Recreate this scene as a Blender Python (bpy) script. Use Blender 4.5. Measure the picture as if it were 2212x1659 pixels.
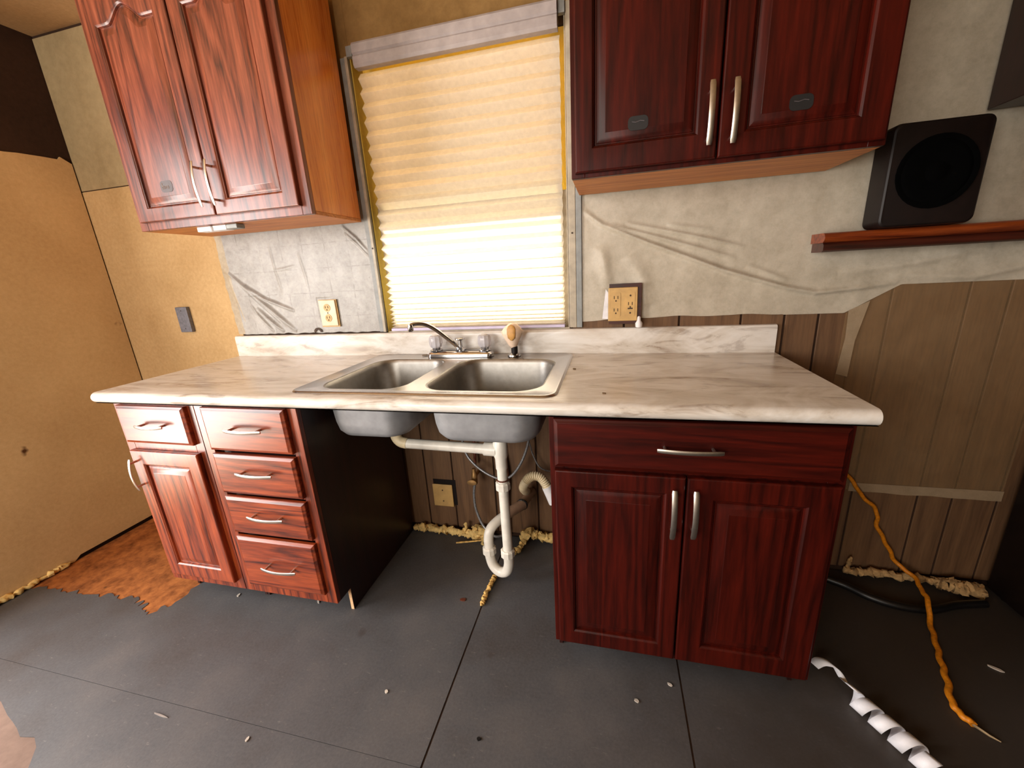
import bpy, bmesh, math, random
from mathutils import Vector, Matrix, noise
random.seed(7)
for o in list(bpy.data.objects): bpy.data.objects.remove(o)
SC = bpy.context.scene
COL = SC.collection
PI = math.pi

# ------------------------------------------------------------------ camera
cam = bpy.data.cameras.new('camera'); camo = bpy.data.objects.new('camera', cam); COL.objects.link(camo)
cam.sensor_fit = 'HORIZONTAL'; cam.sensor_width = 36.0; cam.lens = 860.3039/2212*36.0
camo.location = (1.8062, -1.6083, 1.2533); camo.rotation_euler = (1.291, 0.0566, 0.2327)
cam.clip_start = 0.02
SC.camera = camo

# ------------------------------------------------------------------ world, sun, exposure
w = bpy.data.worlds.new('sky'); SC.world = w; w.use_nodes = True
nt = w.node_tree; nt.nodes.clear()
bg = nt.nodes.new('ShaderNodeBackground'); wo = nt.nodes.new('ShaderNodeOutputWorld')
sky = nt.nodes.new('ShaderNodeTexSky'); sky.sky_type = 'NISHITA'; sky.sun_disc = False
sky.sun_elevation = math.radians(38); sky.sun_rotation = math.radians(0); sky.dust_density = 3.0
nt.links.new(sky.outputs[0], bg.inputs[0]); nt.links.new(bg.outputs[0], wo.inputs[0])
bg.inputs[1].default_value = 0.05

def lamp(name, kind, loc, rot, energy, color, **kw):
    l = bpy.data.lights.new(name, kind); l.energy = energy; l.color = color
    for k, v in kw.items(): setattr(l, k, v)
    o = bpy.data.objects.new(name, l); COL.objects.link(o); o.location = loc; o.rotation_euler = rot
    return o
# hazy sun in front of the kitchen window (from +Y, a little from the left)
lamp('sun', 'SUN', (0.5, 6, 5), (math.radians(-54), 0, math.radians(3)), 26.0, (1.0, 0.97, 0.93), angle=math.radians(17))
# daylight through the open doorway in the left wall, behind the camera's left
lamp('doorway_daylight', 'AREA', (-0.92, -1.72, 1.12), (0, math.radians(-90), 0), 104, (1.0, 0.96, 0.94), shape='RECTANGLE', size=1.9, size_y=1.1)
# daylight through the second window of the room, in the wall behind the camera
lamp('rear_window_daylight', 'AREA', (0.25, -3.78, 1.45), (math.radians(90), 0, 0), 80, (1.0, 0.95, 0.88), shape='RECTANGLE', size=1.9, size_y=1.3)
SC.view_settings.view_transform = 'Standard'; SC.view_settings.look = 'None'
SC.view_settings.gamma = 1; SC.view_settings.use_curve_mapping = False
SC.view_settings.exposure = 0.2
SC.cycles.use_denoising = True
SC.cycles.max_bounces = 8; SC.cycles.diffuse_bounces = 5; SC.cycles.glossy_bounces = 4
SC.cycles.transparent_max_bounces = 12
SC.cycles.sample_clamp_indirect = 6.0
SC.cycles.caustics_reflective = False; SC.cycles.caustics_refractive = False

# ------------------------------------------------------------------ helpers: geometry
def lin(c):
    return tuple((x/255/12.92 if x/255 <= .04045 else ((x/255+.055)/1.055)**2.4) for x in c)
def new(): return bmesh.new()
def merge(dst, src):
    me = bpy.data.meshes.new('tmp'); src.to_mesh(me); src.free(); dst.from_mesh(me); bpy.data.meshes.remove(me)
def box(bm, x0, x1, y0, y1, z0, z1, bev=0, seg=2):
    t = new(); bmesh.ops.create_cube(t, size=1)
    for v in t.verts:
        v.co = Vector(((x0+x1)/2+v.co.x*(x1-x0), (y0+y1)/2+v.co.y*(y1-y0), (z0+z1)/2+v.co.z*(z1-z0)))
    if bev: bmesh.ops.bevel(t, geom=t.edges[:], offset=bev, segments=seg, affect='EDGES', profile=.5)
    merge(bm, t); return bm
def prism(bm, poly, ax, a0, a1):
    """polygon (two coords) extruded along ax: 'x' -> (y,z), 'y' -> (x,z), 'z' -> (x,y)"""
    def P(p, a): return {'x': (a, p[0], p[1]), 'y': (p[0], a, p[1]), 'z': (p[0], p[1], a)}[ax]
    t = new()
    A = [t.verts.new(P(p, a0)) for p in poly]; B = [t.verts.new(P(p, a1)) for p in poly]
    n = len(poly)
    fa = t.faces.new(A); fb = t.faces.new(list(reversed(B)))
    for i in range(n): t.faces.new((A[i], B[i], B[(i+1) % n], A[(i+1) % n]))
    t.normal_update()
    bmesh.ops.triangulate(t, faces=[fa, fb], ngon_method='EAR_CLIP')
    bmesh.ops.recalc_face_normals(t, faces=t.faces[:])
    merge(bm, t); return bm
def loft(bm, loops, close=True, cap0=False, cap1=False):
    L = [[bm.verts.new(p) for p in lp] for lp in loops]
    for a, b in zip(L, L[1:]):
        n = len(a)
        for i in range(n if close else n-1):
            j = (i+1) % n
            try: bm.faces.new((a[i], a[j], b[j], b[i]))
            except ValueError: pass
    if cap0: bm.faces.new(list(reversed(L[0])))
    if cap1: bm.faces.new(L[-1])
    return bm
def crom(pts, n=6):
    pts = [Vector(p) for p in pts]; out = []
    P = [pts[0]*2-pts[1]] + pts + [pts[-1]*2-pts[-2]]
    for i in range(1, len(P)-2):
        for k in range(n):
            t = k/n; a, b, c, d = P[i-1], P[i], P[i+1], P[i+2]
            out.append(.5*((2*b)+(c-a)*t+(2*a-5*b+4*c-d)*t*t+(3*b-a-3*c+d)*t**3))
    out.append(pts[-1]); return out
def tube(bm, pts, r, seg=10, cap=True, flat=1.0):
    pts = [Vector(p) for p in pts]; n = len(pts)
    R = r if isinstance(r, (list, tuple)) else [r]*n
    T = [(pts[min(i+1, n-1)]-pts[max(i-1, 0)]).normalized() for i in range(n)]
    up = Vector((0, 0, 1)) if abs(T[0].z) < .9 else Vector((1, 0, 0))
    N = (up-T[0]*up.dot(T[0])).normalized(); loops = []
    for i in range(n):
        N = (N-T[i]*N.dot(T[i])).normalized(); B = T[i].cross(N)
        loops.append([pts[i]+N*R[i]*math.cos(2*PI*k/seg)*flat+B*R[i]*math.sin(2*PI*k/seg) for k in range(seg)])
    return loft(bm, loops, True, cap, cap)
def lathe(bm, prof, c, axis='z', seg=24, sx=1, sy=1):
    c = Vector(c); loops = []
    for r, h in prof:
        lp = []
        for k in range(seg):
            a = 2*PI*k/seg; u, v = r*math.cos(a)*sx, r*math.sin(a)*sy
            lp.append(c+Vector({'z': (u, v, h), 'y': (u, h, v), 'x': (h, u, v)}[axis]))
        loops.append(lp)
    return loft(bm, loops, True, prof[0][0] > 1e-5, prof[-1][0] > 1e-5)
def rrect(x0, x1, y0, y1, r, n=6):
    out = []
    for cx, cy, a0 in ((x1-r, y1-r, 0), (x0+r, y1-r, PI/2), (x0+r, y0+r, PI), (x1-r, y0+r, 1.5*PI)):
        for k in range(n+1):
            a = a0+PI/2*k/n; out.append((cx+r*math.cos(a), cy+r*math.sin(a)))
    return out
def obj(name, bm, mat, parent=None, smooth=None, label=None, kind=None, recalc=True):
    if recalc: bmesh.ops.recalc_face_normals(bm, faces=bm.faces[:])
    root = parent
    while root is not None and root.parent is not None: root = root.parent
    if root is not None:
        off = Vector(root.location)
        for v in bm.verts: v.co -= off
    me = bpy.data.meshes.new(name); bm.to_mesh(me); bm.free()
    me.materials.append(mat)
    o = bpy.data.objects.new(name, me); COL.objects.link(o)
    if parent is not None: o.parent = parent
    if smooth is not None:
        for p in me.polygons: p.use_smooth = True
        if smooth < 179: me.set_sharp_from_angle(angle=math.radians(smooth))
    if label: o['label'] = label
    if kind: o['kind'] = kind
    return o
def thing(name, label, cat, loc=(0, 0, 0), group=None):
    o = bpy.data.objects.new(name, None); COL.objects.link(o); o.location = loc; o.empty_display_size = .05
    o['label'] = label; o['category'] = cat
    if group: o['group'] = group
    return o
def tag(o, label, cat, group=None):
    o['label'] = label; o['category'] = cat
    if group: o['group'] = group
    return o

# ------------------------------------------------------------------ helpers: materials
def base_mat(name):
    m = bpy.data.materials.new(name); m.use_nodes = True
    n = m.node_tree; b = n.nodes['Principled BSDF']; return m, n, b
def nd(n, t, **kw):
    x = n.nodes.new(t)
    for k, v in kw.items():
        if k in x.inputs: x.inputs[k].default_value = v
        else: setattr(x, k, v)
    return x
def coords(n, scale=(1, 1, 1), rot=(0, 0, 0)):
    tc = nd(n, 'ShaderNodeTexCoord'); mp = nd(n, 'ShaderNodeMapping')
    mp.inputs['Scale'].default_value = scale; mp.inputs['Rotation'].default_value = rot
    n.links.new(tc.outputs['Object'], mp.inputs[0]); return mp.outputs[0]
def ramp(n, fac, stops):
    r = nd(n, 'ShaderNodeValToRGB'); e = r.color_ramp.elements
    while len(e) < len(stops): e.new(.5)
    for el, (p, c) in zip(e, stops):
        el.position = p; el.color = (*lin(c), 1)
    n.links.new(fac, r.inputs[0]); return r.outputs[0]
def noise_tex(n, vec, scale, detail=4, rough=.55, dist=0):
    x = nd(n, 'ShaderNodeTexNoise'); x.inputs['Scale'].default_value = scale; x.inputs['Detail'].default_value = detail
    x.inputs['Roughness'].default_value = rough; x.inputs['Distortion'].default_value = dist
    n.links.new(vec, x.inputs['Vector']); return x.outputs['Fac']
def mix(n, a, b, fac, mode='MIX'):
    x = nd(n, 'ShaderNodeMix'); x.data_type = 'RGBA'; x.blend_type = mode
    for s, k in ((a, 6), (b, 7)):
        if isinstance(s, tuple): x.inputs[k].default_value = (*lin(s), 1)
        else: n.links.new(s, x.inputs[k])
    if isinstance(fac, (int, float)): x.inputs[0].default_value = fac
    else: n.links.new(fac, x.inputs[0])
    return x.outputs[2]
def bump(n, b, fac, strength=.2, dist=.002):
    x = nd(n, 'ShaderNodeBump'); x.inputs['Strength'].default_value = strength; x.inputs['Distance'].default_value = dist
    n.links.new(fac, x.inputs['Height']); n.links.new(x.outputs[0], b.inputs['Normal'])
def plain(name, c, rough=.5, metal=0, var=.12, scale=25, bmp=0, coat=0, spec=.5, trans=0):
    """one colour with a little procedural mottling"""
    m, n, b = base_mat(name)
    f = noise_tex(n, coords(n), scale, 5)
    d = tuple(max(0, x*(1-var)) for x in c); u = tuple(min(255, x*(1+var)) for x in c)
    n.links.new(ramp(n, f, ((.3, d), (.7, u))), b.inputs['Base Color'])
    b.inputs['Roughness'].default_value = rough; b.inputs['Metallic'].default_value = metal
    b.inputs['Coat Weight'].default_value = coat; b.inputs['Specular IOR Level'].default_value = spec
    b.inputs['Transmission Weight'].default_value = trans
    if bmp: bump(n, b, f, bmp)
    return m
def wood(name, along, dark, mid, light, rough=.34, coat=.2, ring=7.0, spec=.5):
    """stained oak: stretched pores plus distorted cathedral rings along one axis"""
    m, n, b = base_mat(name)
    s = {'z': (1, 1, .07), 'x': (.07, 1, 1), 'y': (1, .07, 1)}[along]
    v = coords(n, s)
    fine = noise_tex(n, v, 130, 4, .6); big = noise_tex(n, v, ring, 2, .5, .6)
    mul = nd(n, 'ShaderNodeMath', operation='MULTIPLY'); mul.inputs[1].default_value = 9.0; n.links.new(big, mul.inputs[0])
    fr = nd(n, 'ShaderNodeMath', operation='PINGPONG'); fr.inputs[1].default_value = .5; n.links.new(mul.outputs[0], fr.inputs[0])
    c1 = ramp(n, fr.outputs[0], ((.0, dark), (.16, mid), (.5, light)))
    c2 = ramp(n, fine, ((.36, dark), (.52, mid), (.75, light)))
    col = mix(n, c1, c2, .5)
    n.links.new(col, b.inputs['Base Color']); b.inputs['Roughness'].default_value = rough
    b.inputs['Coat Weight'].default_value = coat; b.inputs['Coat Roughness'].default_value = .22; b.inputs['Specular IOR Level'].default_value = spec
    bump(n, b, fine, .12, .001)
    return m
def board(name, lo, hi, scale=40, rough=.9, spots=None, big=3.0):
    m, n, b = base_mat(name)
    v = coords(n)
    f = noise_tex(n, v, scale, 6, .7); g = noise_tex(n, v, big, 3, .5)
    c = ramp(n, f, ((.3, lo), (.7, hi)))
    c = mix(n, c, ramp(n, g, ((.35, lo), (.65, hi))), .45)
    if spots:
        s = noise_tex(n, v, 9, 3, .6)
        k = nd(n, 'ShaderNodeMapRange'); k.inputs[1].default_value = .70; k.inputs[2].default_value = .78
        n.links.new(s, k.inputs[0]); c = mix(n, c, spots, k.outputs[0])
    n.links.new(c, b.inputs['Base Color']); b.inputs['Roughness'].default_value = rough
    b.inputs['Specular IOR Level'].default_value = .2
    bump(n, b, f, .25, .002)
    return m

M = {}
CH = ((44, 16, 9), (104, 47, 29), (150, 80, 55))
M['cherry_v'] = wood('cherry_vertical', 'z', *CH)
M['cherry_h'] = wood('cherry_horizontal', 'x', *CH)
CR = ((44, 12, 5), (118, 44, 17), (168, 76, 36))
M['cherry_rv'] = wood('cherry_red_vertical', 'z', *CR)
M['cherry_rh'] = wood('cherry_red_horizontal', 'x', *CR)
DK = ((34, 5, 2), (54, 9, 4), (78, 17, 7))
M['mahog_v'] = wood('mahogany_vertical', 'z', *DK, rough=.38, coat=0, spec=.22); M['mahog_h'] = wood('mahogany_horizontal', 'x', *DK, rough=.38, coat=0, spec=.22)
M['orange_side'] = wood('orange_laminate', 'z', (190, 100, 36), (228, 140, 60), (242, 164, 82), rough=.26, coat=.35, ring=3)
M['under_wood'] = wood('cabinet_underside_wood', 'x', (150, 84, 34), (186, 114, 52), (208, 138, 70), rough=.55, coat=0)
M['dark_side'] = wood('dark_side_panel', 'z', (26, 6, 4), (38, 10, 7), (50, 15, 10), rough=.42, coat=.1, ring=3)
M['raw_edge'] = plain('raw_particle_edge', (236, 186, 140), .9, bmp=.3, scale=300)
M['ledge'] = wood('ledge_wood', 'x', (70, 20, 6), (120, 48, 14), (150, 70, 24), rough=.4, coat=.3)
M['ledge_dark'] = wood('ledge_dark_wood', 'x', (34, 10, 4), (58, 18, 8), (76, 28, 12), rough=.4, coat=.3)
M['nickel'] = plain('brushed_nickel', (205, 198, 188), .32, 1, .04, 60)
M['chrome'] = plain('chrome', (200, 200, 202), .12, 1, .03, 10)
M['black'] = plain('black_plastic', (20, 12, 10), .45, 0, .2, spec=.3)
M['jet'] = plain('driver_cone_black', (4, 4, 4), 1, 0, .2, spec=.03)
M['tan'] = board('tan_wallboard', (164, 132, 88), (198, 166, 120), 60, spots=None)
M['tan_left'] = board('tan_wallboard_stained', (190, 158, 112), (216, 186, 138), 55, spots=(86, 54, 28))
M['greige'] = board('grey_tan_wallboard', (138, 120, 88), (170, 150, 114), 30)
M['front_wall'] = board('pale_front_wall', (186, 170, 142), (212, 196, 166), 40)
M['umber'] = board('umber_wallboard', (112, 84, 46), (146, 114, 70), 22)
M['panel_brown'] = wood('panelling_brown', 'z', (84, 58, 36), (104, 74, 48), (120, 88, 58), rough=.7, coat=0, ring=4)
M['wall_dark'] = board('dark_panel_wall', (44, 30, 22), (66, 46, 34), 50)
M['ceiling'] = board('ceiling_board', (160, 128, 88), (190, 156, 112), 70)
M['floor_grey'] = None
M['osb'] = board('orange_subfloor', (96, 52, 24), (188, 118, 64), 34, spots=(50, 28, 14), big=16)
M['osb_pale'] = board('pinkish_subfloor', (104, 86, 76), (134, 112, 100), 28)
M['plug_tan'] = plain('tan_cover_plate', (196, 158, 98), .5, var=.06)
M['ivory'] = plain('ivory_plate', (216, 196, 164), .45, var=.06)
M['slot'] = plain('dark_slot', (58, 38, 20), .7)
M['slate'] = plain('slate_grey_plate', (104, 104, 112), .5, var=.12, scale=80)
M['pvc'] = plain('white_pvc', (226, 220, 208), .35, var=.06, scale=18, coat=.1)
M['pvc_aged'] = plain('aged_pvc', (214, 196, 160), .45, var=.1, scale=18)
M['pipe_brown'] = plain('brown_stub_pipe', (150, 120, 98), .5, var=.12)
M['grey_hose'] = plain('grey_braided_hose', (140, 140, 142), .35, .5, .2, 200)
M['brass'] = plain('dull_brass', (170, 132, 84), .4, .7, .15)
M['copper'] = plain('rusty_pipe', (96, 48, 30), .6, .2, .25)
M['foam'] = plain('spray_foam', (222, 190, 122), .85, var=.14, scale=60, bmp=.4)
M['foam_dull'] = plain('dull_spray_foam', (172, 138, 92), .9, var=.2, scale=60, bmp=.4)  # same foam in a duller, darker tan
M['cord'] = plain('yellow_cord', (206, 124, 16), .5, var=.12, scale=120)
M['white'] = plain('white_plastic', (226, 222, 222), .5, var=.05)
M['wire'] = plain('bare_wire', (150, 128, 96), .5, .3)
M['ribbon'] = plain('white_ribbon', (226, 224, 228), .6, var=.06)
M['rubber'] = plain('black_rubber', (14, 12, 12), .42, var=.2)
M['casing_grey'] = plain('grey_casing', (136, 138, 136), .5, var=.08, scale=30)
M['casing_pale'] = plain('pale_casing', (172, 160, 140), .5, var=.08, scale=30)
M['head_rail'] = plain('lavender_grey_rail', (158, 148, 146), .45, var=.06)
M['sticker'] = plain('grey_sticker', (78, 70, 72), .5, var=.1)
M['sticker_mark'] = plain('pale_sticker_mark', (146, 128, 120), .5, var=.1)
M['sticker_dark'] = plain('charcoal_sticker', (15, 13, 14), .6, var=.3)
M['leaf'] = plain('dry_leaf', (88, 68, 42), .8, var=.3)
M['scratch_dull'] = plain('dull_scratch', (138, 130, 124), .8, var=.15)
M['chip'] = plain('pale_chip', (186, 176, 164), .8, var=.15)
M['spray_skin'] = plain('peach_spray_cover', (232, 204, 178), .45, var=.06, scale=40)
M['spray_core'] = plain('amber_spray_core', (196, 146, 80), .5, var=.15, scale=40)
M['seam_dark'] = plain('dark_seam_filler', (62, 46, 38), .9, var=.2, scale=40)
M['straw'] = plain('straw_stick', (206, 166, 96), .8, var=.25, scale=60, bmp=.4)

def floor_mat():
    m, n, b = base_mat('grey_subfloor')
    v = coords(n); f = noise_tex(n, v, 120, 5, .75); g = noise_tex(n, v, 2.2, 4, .6); st = noise_tex(n, coords(n, (1, 3, 1), (0, 0, .6)), 30, 5, .7)
    c = ramp(n, f, ((.3, (62, 61, 62)), (.7, (92, 91, 92))))
    c = mix(n, c, ramp(n, g, ((.3, (60, 48, 42)), (.5, (78, 77, 80)), (.70, (104, 98, 96)))), .5)
    k = nd(n, 'ShaderNodeMapRange'); k.inputs[1].default_value = .62; k.inputs[2].default_value = .76; k.inputs[4].default_value = .55
    n.links.new(st, k.inputs[0]); c = mix(n, c, (142, 134, 128), k.outputs[0])
    s = noise_tex(n, v, 6, 2, .5); k2 = nd(n, 'ShaderNodeMapRange'); k2.inputs[1].default_value = .72; k2.inputs[2].default_value = .78; k2.inputs[4].default_value = .6
    n.links.new(s, k2.inputs[0]); c = mix(n, c, (52, 34, 26), k2.outputs[0])
    # light falloff painted into the colour: darker brown to the right, noisy edge
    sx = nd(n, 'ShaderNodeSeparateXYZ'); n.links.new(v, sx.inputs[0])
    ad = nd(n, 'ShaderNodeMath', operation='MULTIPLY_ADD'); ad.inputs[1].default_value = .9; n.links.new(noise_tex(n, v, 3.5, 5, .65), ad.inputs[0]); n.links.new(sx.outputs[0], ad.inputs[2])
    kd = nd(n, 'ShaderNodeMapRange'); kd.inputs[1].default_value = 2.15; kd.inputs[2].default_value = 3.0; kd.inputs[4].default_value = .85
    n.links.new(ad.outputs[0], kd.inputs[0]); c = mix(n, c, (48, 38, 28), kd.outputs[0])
    n.links.new(c, b.inputs['Base Color']); b.inputs['Roughness'].default_value = .62
    bump(n, b, f, .15, .001); return m
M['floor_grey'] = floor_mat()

def marble():
    m, n, b = base_mat('marble_laminate')
    v = coords(n, (1.0, 3.2, 3.2), (.0, .22, -.14)); w1 = noise_tex(n, v, 1.5, 5, .6, 2.0); w2 = noise_tex(n, v, 4.0, 6, .65, 1.3)
    c = ramp(n, w1, ((.30, (128, 104, 82)), (.40, (190, 178, 162)), (.52, (226, 221, 214)), (.62, (204, 194, 180)), (.74, (150, 124, 98))))
    d = ramp(n, w2, ((.36, (118, 94, 76)), (.44, (206, 198, 188)), (.7, (230, 226, 220))))
    n.links.new(mix(n, c, d, .42), b.inputs['Base Color']); b.inputs['Roughness'].default_value = .26
    return m
M['marble'] = marble()
def steel():
    m, n, b = base_mat('stainless_steel')
    f = noise_tex(n, coords(n, (2, 40, 40)), 30, 3)
    n.links.new(ramp(n, f, ((.3, (176, 172, 170)), (.7, (196, 192, 190)))), b.inputs['Base Color'])
    b.inputs['Metallic'].default_value = 1; b.inputs['Roughness'].default_value = .27; return m
M['steel'] = steel(); M['steel_bowl'] = plain('satin_steel_bowl', (150, 146, 140), .42, 1, .05, 40)
M['steel_under'] = plain('sprayed_bowl_underside', (150, 150, 152), .5, .35, .06)
def acrylic():
    m, n, b = base_mat('clear_acrylic'); f = noise_tex(n, coords(n), 90, 2)
    b.inputs['Base Color'].default_value = (.86, .82, .86, 1); b.inputs['Roughness'].default_value = .12
    b.inputs['Transmission Weight'].default_value = .55; b.inputs['IOR'].default_value = 1.45; bump(n, b, f, .3); return m
M['acrylic'] = acrylic()
def sheet_mat(name, lo, hi, clear, rough=.42, grid=False):
    """cloudy polythene: diffuse and gloss with a share of clear film"""
    m, n, b = base_mat(name); v = coords(n); f = noise_tex(n, v, 11, 6, .7); g = noise_tex(n, v, 70, 5, .75)
    c = mix(n, ramp(n, f, ((.3, lo), (.62, hi))), ramp(n, g, ((.25, lo), (.6, hi))), .4)
    if grid:   # old tile lines and specks showing through the film
        sx = nd(n, 'ShaderNodeSeparateXYZ'); n.links.new(coords(n), sx.inputs[0]); ms = []
        for k, sp in ((0, .115), (2, .105)):
            dv = nd(n, 'ShaderNodeMath', operation='MULTIPLY_ADD'); dv.inputs[1].default_value = 1/sp; dv.inputs[2].default_value = .3
            n.links.new(sx.outputs[k], dv.inputs[0])
            wv = nd(n, 'ShaderNodeMath', operation='MULTIPLY_ADD'); wv.inputs[1].default_value = .12; n.links.new(noise_tex(n, v, 6, 3), wv.inputs[0]); n.links.new(dv.outputs[0], wv.inputs[2])
            pp = nd(n, 'ShaderNodeMath', operation='PINGPONG'); pp.inputs[1].default_value = .5; n.links.new(wv.outputs[0], pp.inputs[0])
            lt = nd(n, 'ShaderNodeMapRange'); lt.inputs[1].default_value = .012; lt.inputs[2].default_value = .035; lt.inputs[3].default_value = 1; lt.inputs[4].default_value = 0
            n.links.new(pp.outputs[0], lt.inputs[0]); ms.append(lt.outputs[0])
        mxm = nd(n, 'ShaderNodeMath', operation='MAXIMUM'); n.links.new(ms[0], mxm.inputs[0]); n.links.new(ms[1], mxm.inputs[1])
        gate = nd(n, 'ShaderNodeMapRange'); gate.inputs[1].default_value = .46; gate.inputs[2].default_value = .62; gate.inputs[4].default_value = .5
        n.links.new(noise_tex(n, v, 14, 4, .7), gate.inputs[0])
        ml = nd(n, 'ShaderNodeMath', operation='MULTIPLY'); n.links.new(mxm.outputs[0], ml.inputs[0]); n.links.new(gate.outputs[0], ml.inputs[1])
        c = mix(n, c, (104, 100, 92), ml.outputs[0])
        spk_ = nd(n, 'ShaderNodeMapRange'); spk_.inputs[1].default_value = .69; spk_.inputs[2].default_value = .76; spk_.inputs[4].default_value = .55
        n.links.new(noise_tex(n, v, 38, 3, .6), spk_.inputs[0]); c = mix(n, c, (104, 100, 92), spk_.outputs[0])
    n.links.new(c, b.inputs['Base Color']); b.inputs['Roughness'].default_value = rough
    bump(n, b, f, .35, .004)
    if clear:
        tr = nd(n, 'ShaderNodeBsdfTransparent'); mx = nd(n, 'ShaderNodeMixShader'); mx.inputs[0].default_value = clear
        out = n.nodes['Material Output']
        n.links.new(b.outputs[0], mx.inputs[1]); n.links.new(tr.outputs[0], mx.inputs[2]); n.links.new(mx.outputs[0], out.inputs[0])
    return m
M['sheet_left'] = sheet_mat('cloudy_plastic_grey', (126, 122, 116), (168, 165, 160), 0, grid=True)
M['sheet_right'] = sheet_mat('cloudy_plastic_beige', (158, 147, 128), (190, 180, 162), 0)
M['sheet_edge'] = sheet_mat('cloudy_plastic_tan_edge', (140, 124, 100), (176, 162, 138), 0)
M['veil'] = sheet_mat('thin_plastic_veil', (146, 114, 78), (170, 138, 100), .62)
M['veil_hem'] = sheet_mat('plastic_hem', (160, 138, 108), (190, 166, 136), .35)
def glass(name='window_glass', tint=(.95, .95, .95, 1)):
    m, n, b = base_mat(name); out = n.nodes['Material Output']
    tr = nd(n, 'ShaderNodeBsdfTransparent'); gl = nd(n, 'ShaderNodeBsdfGlossy'); gl.inputs['Roughness'].default_value = .03
    fr = nd(n, 'ShaderNodeFresnel'); fr.inputs[0].default_value = 1.45; mx = nd(n, 'ShaderNodeMixShader')
    tr.inputs[0].default_value = tint
    n.links.new(fr.outputs[0], mx.inputs[0]); n.links.new(tr.outputs[0], mx.inputs[1]); n.links.new(gl.outputs[0], mx.inputs[2])
    n.links.new(mx.outputs[0], out.inputs[0]); return m
M['glass'] = glass(); M['glass_yellowed'] = glass('yellowed_window_glass', (.96, .84, .56, 1))
def paper(name, c, tl):
    m, n, b = base_mat(name); out = n.nodes['Material Output']
    f = noise_tex(n, coords(n), 60, 4, .6)
    col = ramp(n, f, ((.3, tuple(x*.95 for x in c)), (.7, c)))
    di = nd(n, 'ShaderNodeBsdfDiffuse'); tr = nd(n, 'ShaderNodeBsdfTranslucent'); mx = nd(n, 'ShaderNodeMixShader'); mx.inputs[0].default_value = tl
    n.links.new(col, di.inputs[0]); n.links.new(col, tr.inputs[0])
    n.links.new(di.outputs[0], mx.inputs[1]); n.links.new(tr.outputs[0], mx.inputs[2]); n.links.new(mx.outputs[0], out.inputs[0]); return m
M['shade'] = paper('pleated_shade_paper', (253, 247, 234), .58)
M['yellow_vinyl'] = paper('yellowed_vinyl', (251, 230, 132), .55)
M['shade_rail'] = plain('lilac_bottom_rail', (206, 196, 222), .45, var=.03)
M['sun_blocker'] = plain('sun_blocker_board', (112, 84, 54), .8)
M['ground'] = board('sunlit_gravel', (204, 172, 116), (236, 202, 142), 20)

# ================================================================== structure
ZC, XL, XR, YB = 2.383, -0.738, 3.95, -3.7
WX0, WX1, WZ0, WZ1 = 0.838, 1.650, 1.012, 2.062
# floor
b = new(); box(b, XL-.12, XR+.1, YB-.1, .12, -.06, -.004); fl = obj('floor', b, M['seam_dark'], kind='structure')
def jag(p, q, n, amp, seed):
    r = random.Random(seed); out = []
    p = Vector((*p, 0)); q = Vector((*q, 0)); d = (q-p); nn = Vector((-d.y, d.x, 0)).normalized()
    for i in range(n):
        t = i/n; v = p+d*t+(nn*r.uniform(-amp, amp) if i else Vector()); out.append((v.x, v.y))
    return out
g = .003
pa = [(-.738, -.967)] + [(1.333-g, -.967), (1.333-g, -.001), (.09, -.001), (.065, -.5)]
pa += jag((.06, -.545), (.055, -.64), 4, .012, 1) + jag((.055, -.64), (.0, -.712), 8, .014, 2) + jag((0, -.712), (-.12, -.655), 12, .020, 3)
pa += jag((-.12, -.655), (-.34, -.665), 18, .016, 4) + jag((-.34, -.665), (-.738, -.69), 22, .012, 5)+[(-.738, -.69)]
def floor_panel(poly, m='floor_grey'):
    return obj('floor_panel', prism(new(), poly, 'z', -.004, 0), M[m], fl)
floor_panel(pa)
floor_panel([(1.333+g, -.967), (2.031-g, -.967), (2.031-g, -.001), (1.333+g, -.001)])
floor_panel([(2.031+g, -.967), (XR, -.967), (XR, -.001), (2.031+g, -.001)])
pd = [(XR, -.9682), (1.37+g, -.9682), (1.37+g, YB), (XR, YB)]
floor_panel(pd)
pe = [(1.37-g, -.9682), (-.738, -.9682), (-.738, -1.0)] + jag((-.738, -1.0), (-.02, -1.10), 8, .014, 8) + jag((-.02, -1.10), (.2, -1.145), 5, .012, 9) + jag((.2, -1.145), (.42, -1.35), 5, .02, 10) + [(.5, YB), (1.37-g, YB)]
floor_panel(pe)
obj('subfloor_board', box(new(), -.737, .10, -.74, -.002, -.004, -.0022), M['osb'], fl, label='bare orange-brown subfloor')
obj('subfloor_board', box(new(), -.737, .70, YB+.01, -.985, -.004, -.0022), M['osb_pale'], fl)
# ceiling
b = new(); box(b, XL-.12, XR+.1, YB-.1, .12, ZC, ZC+.05); obj('ceiling', b, M['ceiling'], kind='structure')
# back wall with the window hole
b = new(); x0, x1 = XL-.12, XR+.1
box(b, x0, WX0, .006, .12, 0, ZC); box(b, WX1, x1, .006, .12, 0, ZC); box(b, WX0, WX1, .006, .12, 0, WZ0); box(b, WX0, WX1, .006, .12, WZ1, ZC)
wb = obj('wall_back', b, M['wall_dark'], kind='structure')
def wboard(x0, x1, z0, z1, m, y0=0.0, y1=.006):
    return obj('wall_board', box(new(), x0, x1, y0, y1, z0, z1, .0012, 1), M[m], wb)
wboard(XL+.004, .035, .02, 1.738, 'tan'); wboard(XL+.004, .035, 1.742, ZC-.012, 'greige')
wboard(.037, WX0, 1.60, ZC, 'umber'); wboard(WX0, WX1, WZ1, ZC, 'umber'); wboard(WX1, 2.0, 1.60, ZC, 'umber')
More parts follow.
